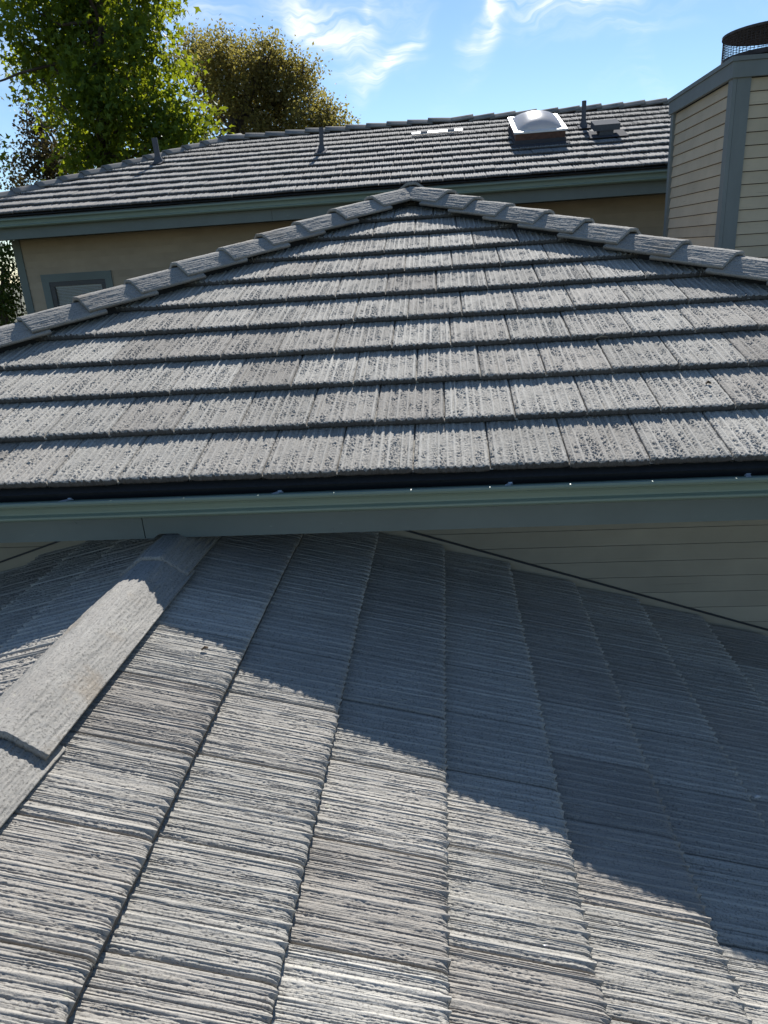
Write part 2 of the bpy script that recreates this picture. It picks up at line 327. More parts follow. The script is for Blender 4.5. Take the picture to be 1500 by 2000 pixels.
def tile_mesh(name, nu, nv, seed, mat, amp=1.0, fine=1.0, ribw=1.0, ribh=1.0, ngroove=26, gw=0.0010, pit=0.0040, scal=0.006):
    """raked concrete tile: rounded ribs, thin scratched grooves and pitted valleys, all running down the slope"""
    rng = np.random.default_rng(seed); w = TW - 0.0058
    u = np.linspace(0, w, nu); v = np.linspace(0, TL, nv) ; V0 = v[None, :]; U = u[:, None]
    R = np.zeros((nu, nv)); nr = 8
    cu = lambda mm: max(2, int(w / mm)); cv = lambda mm: max(1, int(TL / mm))
    for i in range(nr):
        uc = (i + 0.5 + rng.uniform(-0.25, 0.25)) * w / nr
        wob = 0.0009 * smooth_noise(2, nv, 1, 4, rng)[0][None, :]
        sg = rng.uniform(0.0042, 0.0072) * ribw; hh = rng.uniform(0.65, 1.15)
        R = np.maximum(R, hh * np.exp(-(np.abs(U - uc - wob) / sg) ** 2.6) * (1 + 0.5 * smooth_noise(nu, nv, 2, 6, rng)))
    h = 0.0048 * ribh * R
    if fine > 0:
        for i in range(ngroove):
            uc = rng.uniform(0, w); sg = gw * rng.uniform(0.8, 1.7); wob = 0.0005 * smooth_noise(2, nv, 1, 3, rng)[0][None, :]
            on = np.clip(0.9 + 1.5 * smooth_noise(2, nv, 1, cv(0.05), rng)[0][None, :], 0, 1)
            h -= fine * rng.uniform(0.0013, 0.0026) * np.exp(-((U - uc - wob) / sg) ** 2) * on
        val = np.clip(1.05 - R * 1.3, 0.12, 1) * np.clip(0.75 + 1.4 * smooth_noise(nu, nv, cu(0.03), cv(0.05), rng), 0.2, 1.3)
        h += fine * val * (smooth_noise(nu, nv, cu(0.0042), cv(0.0060), rng) * pit + smooth_noise(nu, nv, cu(0.0024), cv(0.0034), rng) * 0.0016)
        h += fine * smooth_noise(nu, nv, cu(0.0035), cv(0.05), rng) * 0.0016
    h = h - (1 - np.clip(R, 0, 1)) * scal * np.exp(-V0 / 0.011)
    edge = 1 + 0.3 * np.exp(-V0 / 0.014)
    h = (h - 0.0025) * amp * edge
    top = H_BUTT - 0.004 - (H_BUTT - 0.022) * v / TL
    h = h - 0.0035 * (np.exp(-U / 0.0016) + np.exp(-(w - U) / 0.0016))
    z = top[None, :] + h
    jag = 0.004 * smooth_noise(nu, 2, cu(0.012), 1, rng)[:, 0] + 0.35 * h[:, 0]
    P = np.zeros((nu, nv, 3)); P[..., 0] = u[:, None]; P[..., 1] = v[None, :]; P[..., 2] = z
    P[:, 0, 1] += -0.6 * jag; 
    idx = np.arange(nu * nv).reshape(nu, nv)
    quads = [np.stack([idx[:-1, :-1], idx[1:, :-1], idx[1:, 1:], idx[:-1, 1:]], -1).reshape(-1, 4)]
    verts = [P.reshape(-1, 3)]; base = nu * nv
    # butt face: three rows down to the underside
    rows = [idx[:, 0]]
    for k, f in enumerate((0.3, 0.65, 1.0)):
        r = np.zeros((nu, 3)); r[:, 0] = u; zb = H_BUTT - TT + 0.0008 * np.sin(u * 90 + seed); r[:, 2] = P[:, 0, 2] * (1 - f) + zb * f
        r[:, 1] = P[:, 0, 1] * (1 - f) + 0.0035 * smooth_noise(nu, 2, cu(0.009), 1, rng)[:, 0] - 0.001 + 0.003 * f
        if k == 2:   # rounded lower corners at the joints
            r[:, 2] += 0.010 * (np.exp(-u / 0.006) + np.exp(-(w - u) / 0.004))
        verts.append(r); rows.append(np.arange(base, base + nu)); base += nu
    for a, b in zip(rows[:-1], rows[1:]): quads.append(np.stack([a[:-1], b[:-1], b[1:], a[1:]], -1))
    # underside return of the butt
    r = np.zeros((nu, 3)); r[:, 0] = u; r[:, 1] = 0.06; r[:, 2] = H_BUTT - TT - 0.003; verts.append(r); rr = np.arange(base, base + nu); base += nu
    quads.append(np.stack([rows[-1][:-1], rr[:-1], rr[1:], rows[-1][1:]], -1))
    # interlocking side lug that closes the joint under the next tile
    a_ = P[nu - 1].copy(); a_[:, 2] -= 0.011; b_ = a_.copy(); b_[:, 0] += 0.012; verts += [a_, b_]
    ia = np.arange(base, base + nv); ib = np.arange(base + nv, base + 2 * nv); base += 2 * nv; lug = np.stack([ia[:-1], ib[:-1], ib[1:], ia[1:]], -1)
    # long edges
    for side in (0, nu - 1):
        r = P[side].copy(); r[:, 2] -= 0.022; verts.append(r); rr = np.arange(base, base + nv); base += nv; t = idx[side]
        q = np.stack([t[:-1], t[1:], rr[1:], rr[:-1]], -1); quads.append(q if side == 0 else q[:, ::-1])
    quads.append(lug)
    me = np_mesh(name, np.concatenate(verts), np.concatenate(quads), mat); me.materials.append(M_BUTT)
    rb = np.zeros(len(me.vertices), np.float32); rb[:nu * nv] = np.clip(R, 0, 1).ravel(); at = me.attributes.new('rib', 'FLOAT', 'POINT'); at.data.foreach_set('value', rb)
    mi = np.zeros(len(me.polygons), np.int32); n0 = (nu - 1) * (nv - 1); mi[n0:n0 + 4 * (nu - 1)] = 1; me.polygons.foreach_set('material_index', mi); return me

TILE_HI = [tile_mesh('tile_near', 300, 116, 100 + i, M_TILE, 1.0, 1.0, 0.8, 0.45, 62, 0.00095, 0.0021, 0.009) for i in range(6)]
TILE_MD = [tile_mesh('tile_middle', 136, 100, 200 + i, M_TILE, 1.0, 1.2, 0.85, 0.85, 14, 0.0018, 0.0065, 0.004) for i in range(7)]
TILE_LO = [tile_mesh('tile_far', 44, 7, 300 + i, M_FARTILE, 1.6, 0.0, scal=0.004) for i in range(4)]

def frame(u, v, n, o): 
    return Matrix(((u[0], v[0], n[0], o[0]), (u[1], v[1], n[1], o[1]), (u[2], v[2], n[2], o[2]), (0, 0, 0, 1)))
def jit_frame(u, v, n, o, a=1.0):
    m = frame(u, v, n, o)
    return m @ Matrix.Rotation(random.uniform(-0.004, 0.004) * a, 4, 'Z') @ Matrix.Rotation(random.uniform(-0.004, 0.004) * a, 4, 'Y') @ Matrix.Translation((0, random.uniform(-0.003, 0.003) * a, random.uniform(-0.0012, 0.0012) * a))
def cut_mesh(me, mw, planes):
    """copy of mesh cut by world planes (point, outward normal); None when nothing is left"""
    bm = bmesh.new(); bm.from_mesh(me); inv = mw.inverted(); R = mw.to_3x3().transposed()
    for co, no in planes:
        g = list(bm.verts) + list(bm.edges) + list(bm.faces)
        if not g: break
        bmesh.ops.bisect_plane(bm, geom=g, dist=1e-5, plane_co=inv @ Vector(co), plane_no=(R @ Vector(no)).normalized(), clear_outer=True)
    if len(bm.faces) < 4: bm.free(); return None
    m2 = bpy.data.meshes.new(me.name + '_cut'); bm.to_mesh(m2); bm.free()
    if not m2.materials:
        for mt in me.materials: m2.materials.append(mt)
    return m2

# ---- cap tiles: angular three-plane profile, long axis local +Y (tail at 0, head at length), top at local z = 0
def cap_mesh(name, length, hw, flat, drop, seed, nu=110, nv=90, taper=0.006, mat=None, tail=0.022, fine=1.0):
    rng = np.random.default_rng(seed); th = 0.020
    prof = [(-hw, -drop), (-flat - 0.005, -0.0035), (-flat + 0.006, 0.0), (flat - 0.006, 0.0), (flat + 0.005, -0.0035), (hw, -drop)]
    pr = np.array(prof); seg = np.r_[0, np.cumsum(np.hypot(*np.diff(pr, axis=0).T))]; s = np.linspace(0, seg[-1], nu)
    px = np.interp(s, seg, pr[:, 0]); pz = np.interp(s, seg, pr[:, 1])
    tx = np.gradient(px); tz = np.gradient(pz); nl = np.hypot(tx, tz); nx, nz = -tz / nl, tx / nl
    v = np.linspace(0, length, nv)
    cu = lambda mm: max(2, int(seg[-1] / mm)); cv = lambda mm: max(1, int(length / mm))
    h = smooth_noise(nu, nv, cu(0.005), cv(0.070), rng) * 0.0028 + smooth_noise(nu, nv, cu(0.009), cv(0.09), rng) * 0.0016 + smooth_noise(nu, nv, cu(0.0036), cv(0.010), rng) * 0.0018
    h *= fine
    wid = 1 + taper * (v / length - 0.5) * 2 / hw * 1.0
    P = np.zeros((nu, nv, 3)); P[..., 0] = (px[:, None] * wid[None, :]) + nx[:, None] * h; P[..., 1] = v[None, :]
    P[..., 2] = pz[:, None] + nz[:, None] * h - (tail * v / length)[None, :]
    P[:, 0, 1] += 0.004 * smooth_noise(nu, 2, cu(0.02), 1, rng)[:, 0]
    idx = np.arange(nu * nv).reshape(nu, nv)
    quads = [np.stack([idx[:-1, :-1], idx[1:, :-1], idx[1:, 1:], idx[:-1, 1:]], -1).reshape(-1, 4)]
    Bt = P.copy(); Bt[..., 0] -= nx[:, None] * th; Bt[..., 2] -= nz[:, None] * th; off = nu * nv
    quads.append(np.stack([idx[:-1, :-1], idx[:-1, 1:], idx[1:, 1:], idx[1:, :-1]], -1).reshape(-1, 4) + off)
    e0 = idx[:, 0]; e1 = idx[:, -1]; l0 = idx[0]; l1 = idx[-1]
    quads.append(np.stack([e0[:-1], e0[:-1] + off, e0[1:] + off, e0[1:]], -1)); quads.append(np.stack([e1[:-1], e1[1:], e1[1:] + off, e1[:-1] + off], -1))
    quads.append(np.stack([l0[:-1], l0[1:], l0[1:] + off, l0[:-1] + off], -1)); quads.append(np.stack([l1[:-1], l1[:-1] + off, l1[1:] + off, l1[1:]], -1))
    return np_mesh(name, np.concatenate([P.reshape(-1, 3), Bt.reshape(-1, 3)]), np.concatenate(quads), mat or M_CAP)
CAP_HIP = [cap_mesh('hip_cap', 0.42, 0.150, 0.040, 0.070, 400 + i, taper=0.005, tail=0.033) for i in range(5)]
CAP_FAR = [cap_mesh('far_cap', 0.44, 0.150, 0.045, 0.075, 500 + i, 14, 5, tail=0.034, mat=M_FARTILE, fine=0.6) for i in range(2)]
def place_cap(name, me, tail, direction, parent, cut=None, jit=1.0):
    """tail: top centre of the lower end; direction: unit vector from tail to head, along the ridge"""
    d = Vector(direction).normalized(); x = d.cross(Vector((0, 0, 1))).normalized(); z = x.cross(d)
    m = frame(x, d, z, tail) @ Matrix.Rotation(random.uniform(-0.02, 0.02) * jit, 4, 'Y') @ Matrix.Rotation(random.uniform(-0.014, 0.014) * jit, 4, 'Z')
    if cut:
        me = cut_mesh(me, m, cut)
        if me is None: return None
    return link_mesh(name, me, parent, m)

# ------------------------------------------------------------------ ground
g = mesh_obj('ground', [(-600, -600, GROUND), (600, -600, GROUND), (600, 600, GROUND), (-600, 600, GROUND)], [(0, 1, 2, 3)], M_GROUND); g['kind'] = 'structure'

# ================================================================== lower wing (the roof underfoot)
X3, Z3 = -0.0271, -1.3904                    # butt line of the third course of the near slope
RX = -1.110                                   # ridge line of the lower wing
WALL_Y = 3.36                                 # siding wall the lower wing runs into
wing = thing('low_house_wing', 'low gabled house wing in the foreground, grey tiled roof, ridge running to the gutter', 'house wing', (0.0, 1.5, GROUND))
def deck_z(x): return Z3 - (x - X3) * TAN - H_BUTT / C
Y_NEAR = -0.75; XE = X3 + 7 * EXP_F * C
m = MB()
zr = deck_z(RX); ze = deck_z(XE); xl = 2 * RX - XE
m.add([(RX, Y_NEAR, zr), (XE, Y_NEAR, ze), (XE, WALL_Y, ze), (RX, WALL_Y, zr), (xl, Y_NEAR, ze), (xl, WALL_Y, ze),
       (RX, Y_NEAR, zr - .05), (XE, Y_NEAR, ze - .05), (XE, WALL_Y, ze - .05), (RX, WALL_Y, zr - .05), (xl, Y_NEAR, ze - .05), (xl, WALL_Y, ze - .05)],
      [(0, 1, 2, 3), (4, 0, 3, 5), (6, 9, 8, 7), (10, 11, 9, 6), (0, 6, 7, 1), (4, 10, 6, 0), (1, 7, 8, 2), (4, 5, 11, 10), (3, 2, 8, 9), (5, 3, 9, 11)])
wing_roof = m.build('roof', M_DECK, wing)
m = MB(); m.box(xl + 0.45, XE - 0.45, Y_NEAR + 0.3, WALL_Y - 0.02, GROUND, ze - 0.02); m.build('wall', M_WALLCORE, wing)
m = MB(); m.box(XE + 0.004, XE + 0.03, Y_NEAR, WALL_Y - 0.1, ze - 0.2, ze + 0.01); m.build('fascia', M_FASCIA, wing)
m = MB(); m.box(xl - 0.03, xl - 0.004, Y_NEAR, WALL_Y - 0.1, ze - 0.2, ze + 0.01); m.build('fascia', M_FASCIA, wing)
# near slope: courses step down to the right; u runs along +Y, v up the slope towards the ridge
uR, vR, nR = (0, 1, 0), (-C, 0, S), (S, 0, C)
PH = {1: 1.520, 2: 2.2027, 3: 2.2888}
for k in range(1, 11):
    xb = X3 + (k - 3) * EXP_F * C; zb = Z3 - (xb - X3) * TAN
    o = Vector((xb, 0, zb)) - Vector(nR) * H_BUTT
    ph = PH.get(k - 1, 1.0 + 0.5 * TW * (k % 2) + 0.07 * math.sin(k * 2.3))
    # the strip between butt line k-1 and k belongs to the course whose butt is line k
    y0 = ph - math.ceil((ph - Y_NEAR) / TW) * TW
    while y0 < WALL_Y - 0.03:
        if y0 > Y_NEAR - 0.02:
            end = y0 + TW
            me = random.choice(TILE_HI)
            mw = jit_frame(uR, vR, nR, o + Vector((0, y0, 0)))
            planes = []
            if end > WALL_Y - 0.02 - 0.012 * (k % 3): planes.append(((0, WALL_Y - 0.02 - 0.012 * (k % 3), 0), (0, 1, 0)))
            if k == 1: planes.append(((RX + 0.02, 0, 0), (-1, 0, 0)))
            if planes: me = cut_mesh(me, mw, planes)
            if me: link_mesh('roof_tile', me, wing_roof, mw)
        y0 += TW
# far slope of the same wing
uL, vL, nL = (0, -1, 0), (C, 0, S), (-S, 0, C)
for k in range(1, 8):
    xb = 2 * RX - (X3 + (k - 3) * EXP_F * C); zb = Z3 - ((k - 3) * EXP_F * C) * TAN
    o = Vector((xb, 0, zb)) - Vector(nL) * H_BUTT
    y0 = 0.35 + 0.5 * TW * (k % 2) + 0.03 * k
    while y0 - TW < WALL_Y - 0.03:
        me = random.choice(TILE_MD); mw = jit_frame(uL, vL, nL, o + Vector((0, y0, 0))); planes = []
        if y0 > WALL_Y - 0.02: planes.append(((0, WALL_Y - 0.02, 0), (0, 1, 0)))
        if k == 1: planes.append(((RX - 0.02, 0, 0), (1, 0, 0)))
        if planes: me = cut_mesh(me, mw, planes)
        if me: link_mesh('roof_tile', me, wing_roof, mw)
        y0 += TW
# ridge caps of the wing
for i, (tail, ln) in enumerate([(2.352, 0.80), (1.338, 1.08), (0.985, 0.42), (0.63, 0.42), (0.27, 0.42), (-0.08, 0.42), (-0.43, 0.42)]):
    me = cap_mesh('wing_cap', ln, 0.138, 0.038, 0.072, 600 + i, 130, max(100, int(ln / 0.0045)), taper=0.002, fine=1.15, tail=0.010 if ln > 1 else 0.022)
    place_cap('ridge_cap', me, (RX, tail, -1.004 + (0.006 if i == 0 else 0 if i == 1 else -0.008)), (0, 1, 0), wing, jit=0.1)

# ================================================================== middle house (hip end facing the camera)
YE, ZE = 2.5363, -0.7728                      # lower front edge of the eave course
house = thing('middle_house', 'house with pyramid-like tiled hip end, dark gutter and beige siding, in the middle', 'house', (-0.22, 6.5, GROUND))
AX, AY = -0.222, 5.93                         # apex in plan
def deckh_z(y): return ZE - (H_BUTT - TT) / C + (y - YE) * TAN
YB = 9.6                                      # back end of the main ridge
run = AY - YE; za = deckh_z(AY); z0 = deckh_z(YE)
m = MB(); xl_, xr_ = AX - run, AX + run
m.add([(xl_, YE, z0), (xr_, YE, z0), (AX, AY, za), (xr_, YB, z0), (AX, YB, za), (xl_, YB, z0),
       (xl_, YE + .05, z0 - .05), (xr_, YE + .05, z0 - .05), (xr_, YB, z0 - .05), (xl_, YB, z0 - .05)],
      [(0, 1, 2), (1, 3, 4, 2), (0, 2, 4, 5), (6, 9, 8, 7), (0, 6, 7, 1), (1, 7, 8, 3), (0, 5, 9, 6), (3, 8, 9, 5, 4)])
roof = m.build('roof', M_DECK, house)
uH, vH, nH = (1, 0, 0), (0, C, S), (0, -S, C)
PHH = {0: -0.4127, 1: -0.0072, 2: -0.1275, 3: -0.2513}
hipL = ((AX, AY, 0), (-1, 1, 0)); hipR = ((AX, AY, 0), (1, 1, 0))
for k in range(0, 11):
    yb = YE + k * EXP_H * C; zb = ZE + k * EXP_H * S
    o = Vector((0, yb, zb)) - Vector(nH) * (H_BUTT - TT)
    ph = PHH.get(k, -0.2 + TW * (0.5 * (k % 2)) + 0.03 * math.sin(k * 1.7))
    half = AY - yb
    if half < 0.05: break
    x0 = ph - math.ceil((ph - (AX - half)) / TW) * TW
    while x0 < AX + half:
        me = random.choice(TILE_MD); mw = jit_frame(uH, vH, nH, o + Vector((x0, 0, 0)), 1.2)
        inner = (x0 - 0.05 > AX - half + TL + 0.02) and (x0 + TW < AX + half - TL - 0.02)
        if not inner: me = cut_mesh(me, mw, [((AX - 0.03, AY, 0), (-1, 1, 0)), ((AX + 0.03, AY, 0), (1, 1, 0))])
        if me: link_mesh('roof_tile', me, roof, mw)
        x0 += TW
# courses on the two side slopes, seen at most edge-on past the hips
def side_courses(name, sgn):
    mm = MB()
    for k in range(0, 10):
        d = k * EXP_H * C; xo = AX + sgn * (run - d); xi = AX + sgn * (run - d - (EXP_H + 0.02) * C); zt = z0 + d * TAN
        y0 = YE + d + 0.12; 
        if abs(xi - AX) < 0.12: break
        zi = zt + (EXP_H + 0.02) * S
        mm.add([(xo, y0, zt + 0.05), (xi, y0 + EXP_H * C, zi + 0.024), (xi, YB, zi + 0.024), (xo, YB, zt + 0.05), (xo, y0, zt + 0.02), (xo, YB, zt + 0.02)], [(0, 1, 2, 3), (0, 3, 5, 4)])
    o = mm.build(name, M_FARTILE, house); o['kind'] = 'stuff'; return o
side_courses('side_slope_tiles', 1); side_courses('side_slope_tiles', -1)
# hip caps
capz = lambda y: ZE + (y - YE) * TAN + 0.136
dL = Vector((1, 1, TAN)).normalized(); dR = Vector((-1, 1, TAN)).normalized()
endsL = [5.643, 5.397, 5.175, 4.963, 4.749, 4.521, 4.300, 4.072, 3.852, 3.625, 3.40, 3.17, 2.94, 2.72]
endsR = [5.630, 5.438, 5.244, 5.019, 4.807, 4.586, 4.349, 4.138, 3.91, 3.68, 3.45, 3.22, 3.0, 2.77]
for j, (ends, d, sg) in enumerate(((endsL, dL, -1), (endsR, dR, 1))):
    for i, y in enumerate(ends):
        tail = (AX + sg * (AY - y) + random.uniform(-0.006, 0.006), y, capz(y) + random.uniform(-0.004, 0.004))
        cut = [((AX + 0.004 * -sg, 0, 0), (-sg, 0, 0))] if i < 2 else None
        place_cap('hip_cap', CAP_HIP[(i * 3 + j) % 5], tail, d, house, cut)
    q0 = Vector((AX + sg * (AY - 2.7), 2.7, capz(2.7))); q1 = Vector((AX, AY, capz(AY))); side = Vector((1, sg, 0)).normalized() * 0.05
    MB().obox(q0 - side - Vector((0, 0, 0.19)), q1 - q0, side * 2, Vector((0, 0, 0.115))).build('hip_blocker_board', M_DECK, house)  # dark board added under the caps to block light through the gap
# main ridge behind the apex, its open end plugged with mortar
for i in range(11):
    y = 5.905 + i * 0.33
    place_cap('ridge_cap', CAP_HIP[i % 5], (AX + 0.012, y, 0.492 + 0.0 * i), (0, 1, 0.0), house)
m = MB(); m.extrude_y([(AX + 0.012 + a, 0.492 + b) for a, b in ((-0.115, -0.16), (-0.113, -0.098), (-0.04, -0.028), (0.04, -0.028), (0.113, -0.098), (0.115, -0.16))], 5.925, 5.99)
m.build('mortar_plug', M_MORTAR, house)
# fascia boards (notched round the wing's ridge) and eave soffit
FY = 2.580; FB, FT = -1.0155, -0.80
XJ = -1.222
def fascia_poly(x0, x1, notch=False):
    p = [(x0, FB)]
    if notch: p += [(-1.187, FB), (-1.163, FB + 0.019), (-1.086, FB + 0.018), (-1.060, FB + 0.001)]
    return p + [(x1, FB), (x1, FT), (x0, FT)]
for x0, x1, nt in ((xl_ - 0.02, XJ - 0.002, False), (XJ + 0.002, 2.36, True), (2.364, xr_ + 0.02, False)):
    pr = fascia_poly(x0, x1, nt); n = len(pr); m = MB()
    vs = [(x, FY, z) for x, z in pr] + [(x, FY + 0.035, z) for x, z in pr]
    fs = [tuple(range(n)), tuple(range(2 * n - 1, n - 1, -1))] + [(i, n + i, n + (i + 1) % n, (i + 1) % n) for i in range(n)]
    m.add(vs, fs); fo = m.build('fascia_board', M_FASCIA, house)
    if nt: nailed = fo
m = MB()
for i, (x, z) in enumerate([(-1.5, -0.94), (-0.72, -0.925), (-0.63, -0.918), (-0.27, -0.93), (-0.14, -0.935), (0.07, -0.93), (0.17, -0.932), (0.30, -0.928), (-0.46, -1.0), (-0.95, -0.94), (0.62, -0.925)]):
    mm = MB(); mm.tube([(x, FY - 0.003, z), (x, FY + 0.01, z)], [0.0032, 0.0032], 8); mm.build('nail_head', M_TRIM, nailed)
m = MB(); m.box(xl_ + 0.05, xr_ - 0.05, FY + 0.037, WALL_Y - 0.002, FB + 0.03, FB + 0.045); m.build('soffit', M_FASCIA, house)
# gutter: formed metal trough
GT = -0.8130; GY = FY - 0.003
gp = [(0, 0.0), (0, -0.084), (-0.076, -0.084), (-0.094, -0.076), (-0.100, -0.070), (-0.099, -0.064), (-0.084, -0.057), (-0.083, -0.050), (-0.086, -0.036), (-0.093, -0.024), (-0.104, -0.017), (-0.114, -0.014), (-0.117, -0.006), (-0.114, -0.001), (-0.099, 0.0), (-0.098, -0.008)]
def gutter(name, gy, gz, x0, x1, parent, sc_=1.0):
    out = [(gy + y * sc_, gz + z * sc_) for y, z in gp]; th = 0.0018
    inner = []
    for i, (y, z) in enumerate(out):
        a = out[max(i - 1, 0)]; b = out[min(i + 1, len(out) - 1)]; d = Vector((b[0] - a[0], b[1] - a[1])).normalized(); inner.append((y - d.y * -th * 1.0, z + d.x * -th * -1.0))
    mm = MB(); mm.extrude_x(out + inner[::-1], x0, x1); return mm.build(name, M_GUTTER, parent)
gut = gutter('gutter', GY, GT, xl_ - 0.1, xr_ + 0.1, house)
for x in (-2.34, -1.493, -0.648, 0.226, 1.077, 1.93):
    mm = MB(); mm.obox((x - 0.011, GY - 0.004, GT - 0.026), (0.022, 0, 0), (0, -0.003, 0), (0, 0, 0.024))
    mm.obox((x - 0.009, GY - 0.007, GT - 0.022), (0.018, 0, 0), (-0.028, -0.092, 0.012), (0, 0.001, 0.003))
    mm.tube([(x, GY - 0.006, GT - 0.013), (x, GY - 0.014, GT - 0.013)], [0.0105, 0.009], 6); mm.build('gutter_hanger', M_ZINC, gut)
# siding wall
wall = MB().box(xl_ + 0.75, xr_ - 0.75, WALL_Y + 0.012, WALL_Y + 0.2, GROUND, FB + 0.02).build('wall', M_DECK, house)  # near-black, so the gaps between boards stand in for shadow lines
def boards(parent, x0, x1, y, ztop, zbot, ex, mat, along='x', holes=(), lap=0.008, gap=-0.008, thick=0.004):
    z = ztop
    while z > zbot:
        zl = z - ex
        spans = [(x0, x1)]
        for hx0, hx1, hz0, hz1 in holes:
            if zl < hz1 and z > hz0: spans = [q for a, b in spans for q in ((a, min(b, hx0)), (max(a, hx1), b)) if q[1] - q[0] > 0.01]
        for a, b in spans:
            mm = MB(); pr = [(0.0, z - gap), (-thick, z - gap), (-thick - lap, zl), (0.0, zl)]
            if along == 'x': mm.extrude_x([(y + p, q) for p, q in pr], a, b)
            else: mm.extrude_y([(y + p, q) for p, q in pr], a, b)
            mm.build('siding_board', mat, parent)
        z = zl
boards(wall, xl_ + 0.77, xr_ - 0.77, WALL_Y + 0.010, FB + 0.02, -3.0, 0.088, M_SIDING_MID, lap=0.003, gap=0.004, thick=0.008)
# step flashing strips where the wing roof meets the wall
for sgn, xa, xb in ((1, -0.90, 3.0 - 0.77), (-1, -2.95 + 0.3, -1.32)):
    za_ = (lambda x: -1.2455 - (x + 0.0) * 0.333 - 0.145 + 0.0) if sgn == 1 else (lambda x: -1.43 + (x + 2.425) * 0.31)
    mm = MB(); y = WALL_Y - 0.009
    lo = 0.16
    mm.add([(xa, y, za_(xa)), (xb, y, za_(xb)), (xb, y, za_(xb) - lo), (xa, y, za_(xa) - lo), (xa, y + 0.006, za_(xa)), (xb, y + 0.006, za_(xb)), (xb, y + 0.006, za_(xb) - lo), (xa, y + 0.006, za_(xa) - lo)],
           [(0, 3, 2, 1), (4, 5, 6, 7), (0, 1, 5, 4), (1, 2, 6, 5), (2, 3, 7, 6), (3, 0, 4, 7)])
    fl = mm.build('flashing', M_SIDING_MID, wall)
    mm = MB(); mm.obox((xa, y - 0.006, za_(xa) - 0.005), (xb - xa, 0, za_(xb) - za_(xa)), (0, 0.006, 0), (0, 0, 0.009)); mm.build('flashing_lip', M_BLACK, wall)

# ---- chimney chase standing on the middle house
chim = bpy.data.objects.new('chimney', None); COL.objects.link(chim); attach(chim, house); chim['label'] = 'boxy siding-clad chimney with blue-grey corner boards and round mesh cap'
CX, CY0, CY1, CX1, CT, CB = 2.467, 7.0, 8.70, 4.10, 1.335, -1.2
MB().box(CX + 0.02, CX1 - 0.02, CY0 + 0.02, CY1 - 0.02, CB, CT - 0.02).build('chase_core', M_DECK, chim)  # near-black core; board gaps over it paint the shadow under each lap
TRZ = CT - 0.152
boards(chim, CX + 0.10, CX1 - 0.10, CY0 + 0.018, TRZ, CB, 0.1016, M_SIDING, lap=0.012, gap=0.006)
z = TRZ
while z > CB:   # left face boards, running along Y
    zl = z - 0.1016; mm = MB(); mm.extrude_y([(CX + 0.018, z - 0.006), (CX + 0.014, z - 0.006), (CX + 0.002, zl), (CX + 0.018, zl)], CY0 + 0.075, CY1 - 0.075); mm.build('siding_board', M_SIDING, chim); z = zl
for (x0, x1, y0, y1) in ((CX - 0.002, CX + 0.13, CY0 - 0.012, CY0 + 0.012), (CX - 0.018, CX + 0.014, CY0 - 0.014, CY0 + 0.085), (CX - 0.018, CX + 0.014, CY1 - 0.085, CY1), (CX1 - 0.13, CX1, CY0 - 0.012, CY0 + 0.012)):
    MB().box(x0 + (0.0185 if y0 == CY0 - 0.012 and x0 < CX + 0.1 else 0), x1, y0, y1, CB, TRZ + 0.01).build('corner_board', M_TRIM, chim)
o_ = 0.034
for z0_, z1_, e_ in ((TRZ, CT - 0.036, o_), (CT - 0.034, CT, o_ + 0.012)):
    MB().box(CX - e_, CX1 + e_, CY0 - e_, CY0 - e_ + 0.03, z0_, z1_).build('cap_trim', M_TRIM, chim)
    MB().box(CX - e_, CX - e_ + 0.03, CY0 - e_ + 0.031, CY1 + e_, z0_, z1_).build('cap_trim', M_TRIM, chim)
    MB().box(CX - e_ + 0.031, CX1 + e_, CY1 + e_ - 0.03, CY1 + e_, z0_, z1_).build('cap_trim', M_TRIM, chim)
    MB().box(CX1 + e_ - 0.03, CX1 + e_, CY0 - e_ + 0.031, CY1 + e_ - 0.031, z0_, z1_).build('cap_trim', M_TRIM, chim)
MB().box(CX - 0.01, CX1 + 0.01, CY0 - 0.01, CY1 + 0.01, CT - 0.02, CT - 0.004).build('chase_cover', M_RUST, chim)
# round spark arrestor
FX, FYc, FR = 2.965, 7.60, 0.395
def disc(mb, r0, r1, za_, zb_, n=48):
    vs = []; fs = []
    for k in range(n):
        a = 2 * math.pi * k / n; c_, s_ = math.cos(a), math.sin(a)
        vs += [(FX + r0 * c_, FYc + r0 * s_, za_), (FX + r1 * c_, FYc + r1 * s_, zb_)]
    for k in range(n): j = (k + 1) % n; fs.append((2 * k, 2 * j, 2 * j + 1, 2 * k + 1))
    mb.add(vs, fs)
mm = MB(); disc(mm, FR - 0.02, FR - 0.02, CT - 0.01, CT + 0.062); disc(mm, FR - 0.02, FR + 0.006, CT + 0.062, CT + 0.066); disc(mm, FR + 0.006, FR + 0.004, CT + 0.066, CT + 0.105); disc(mm, FR + 0.004, FR - 0.05, CT + 0.105, CT + 0.108)
fb = mm.build('flue_collar', M_RUST, chim, True)
mm = MB()
for k in range(72):
    a = 2 * math.pi * k / 72; mm.tube([(FX + FR * math.cos(a), FYc + FR * math.sin(a), CT + 0.11), (FX + FR * math.cos(a), FYc + FR * math.sin(a), CT + 0.285)], [0.0022, 0.0022], 4, False)
for j in range(8):
    z = CT + 0.118 + j * 0.02
    mm.tube([(FX + FR * math.cos(2 * math.pi * k / 48), FYc + FR * math.sin(2 * math.pi * k / 48), z) for k in range(49)], [0.0022] * 49, 4, False)
mm.build('spark_screen', M_RUST, chim)
mm = MB(); disc(mm, FR + 0.012, FR + 0.012, CT + 0.272, CT + 0.292); disc(mm, FR + 0.012, 0.02, CT + 0.292, CT + 0.325); disc(mm, 0.02, 0.001, CT + 0.325, CT + 0.326); disc(mm, FR + 0.010, 0.001, CT + 0.276, CT + 0.300)
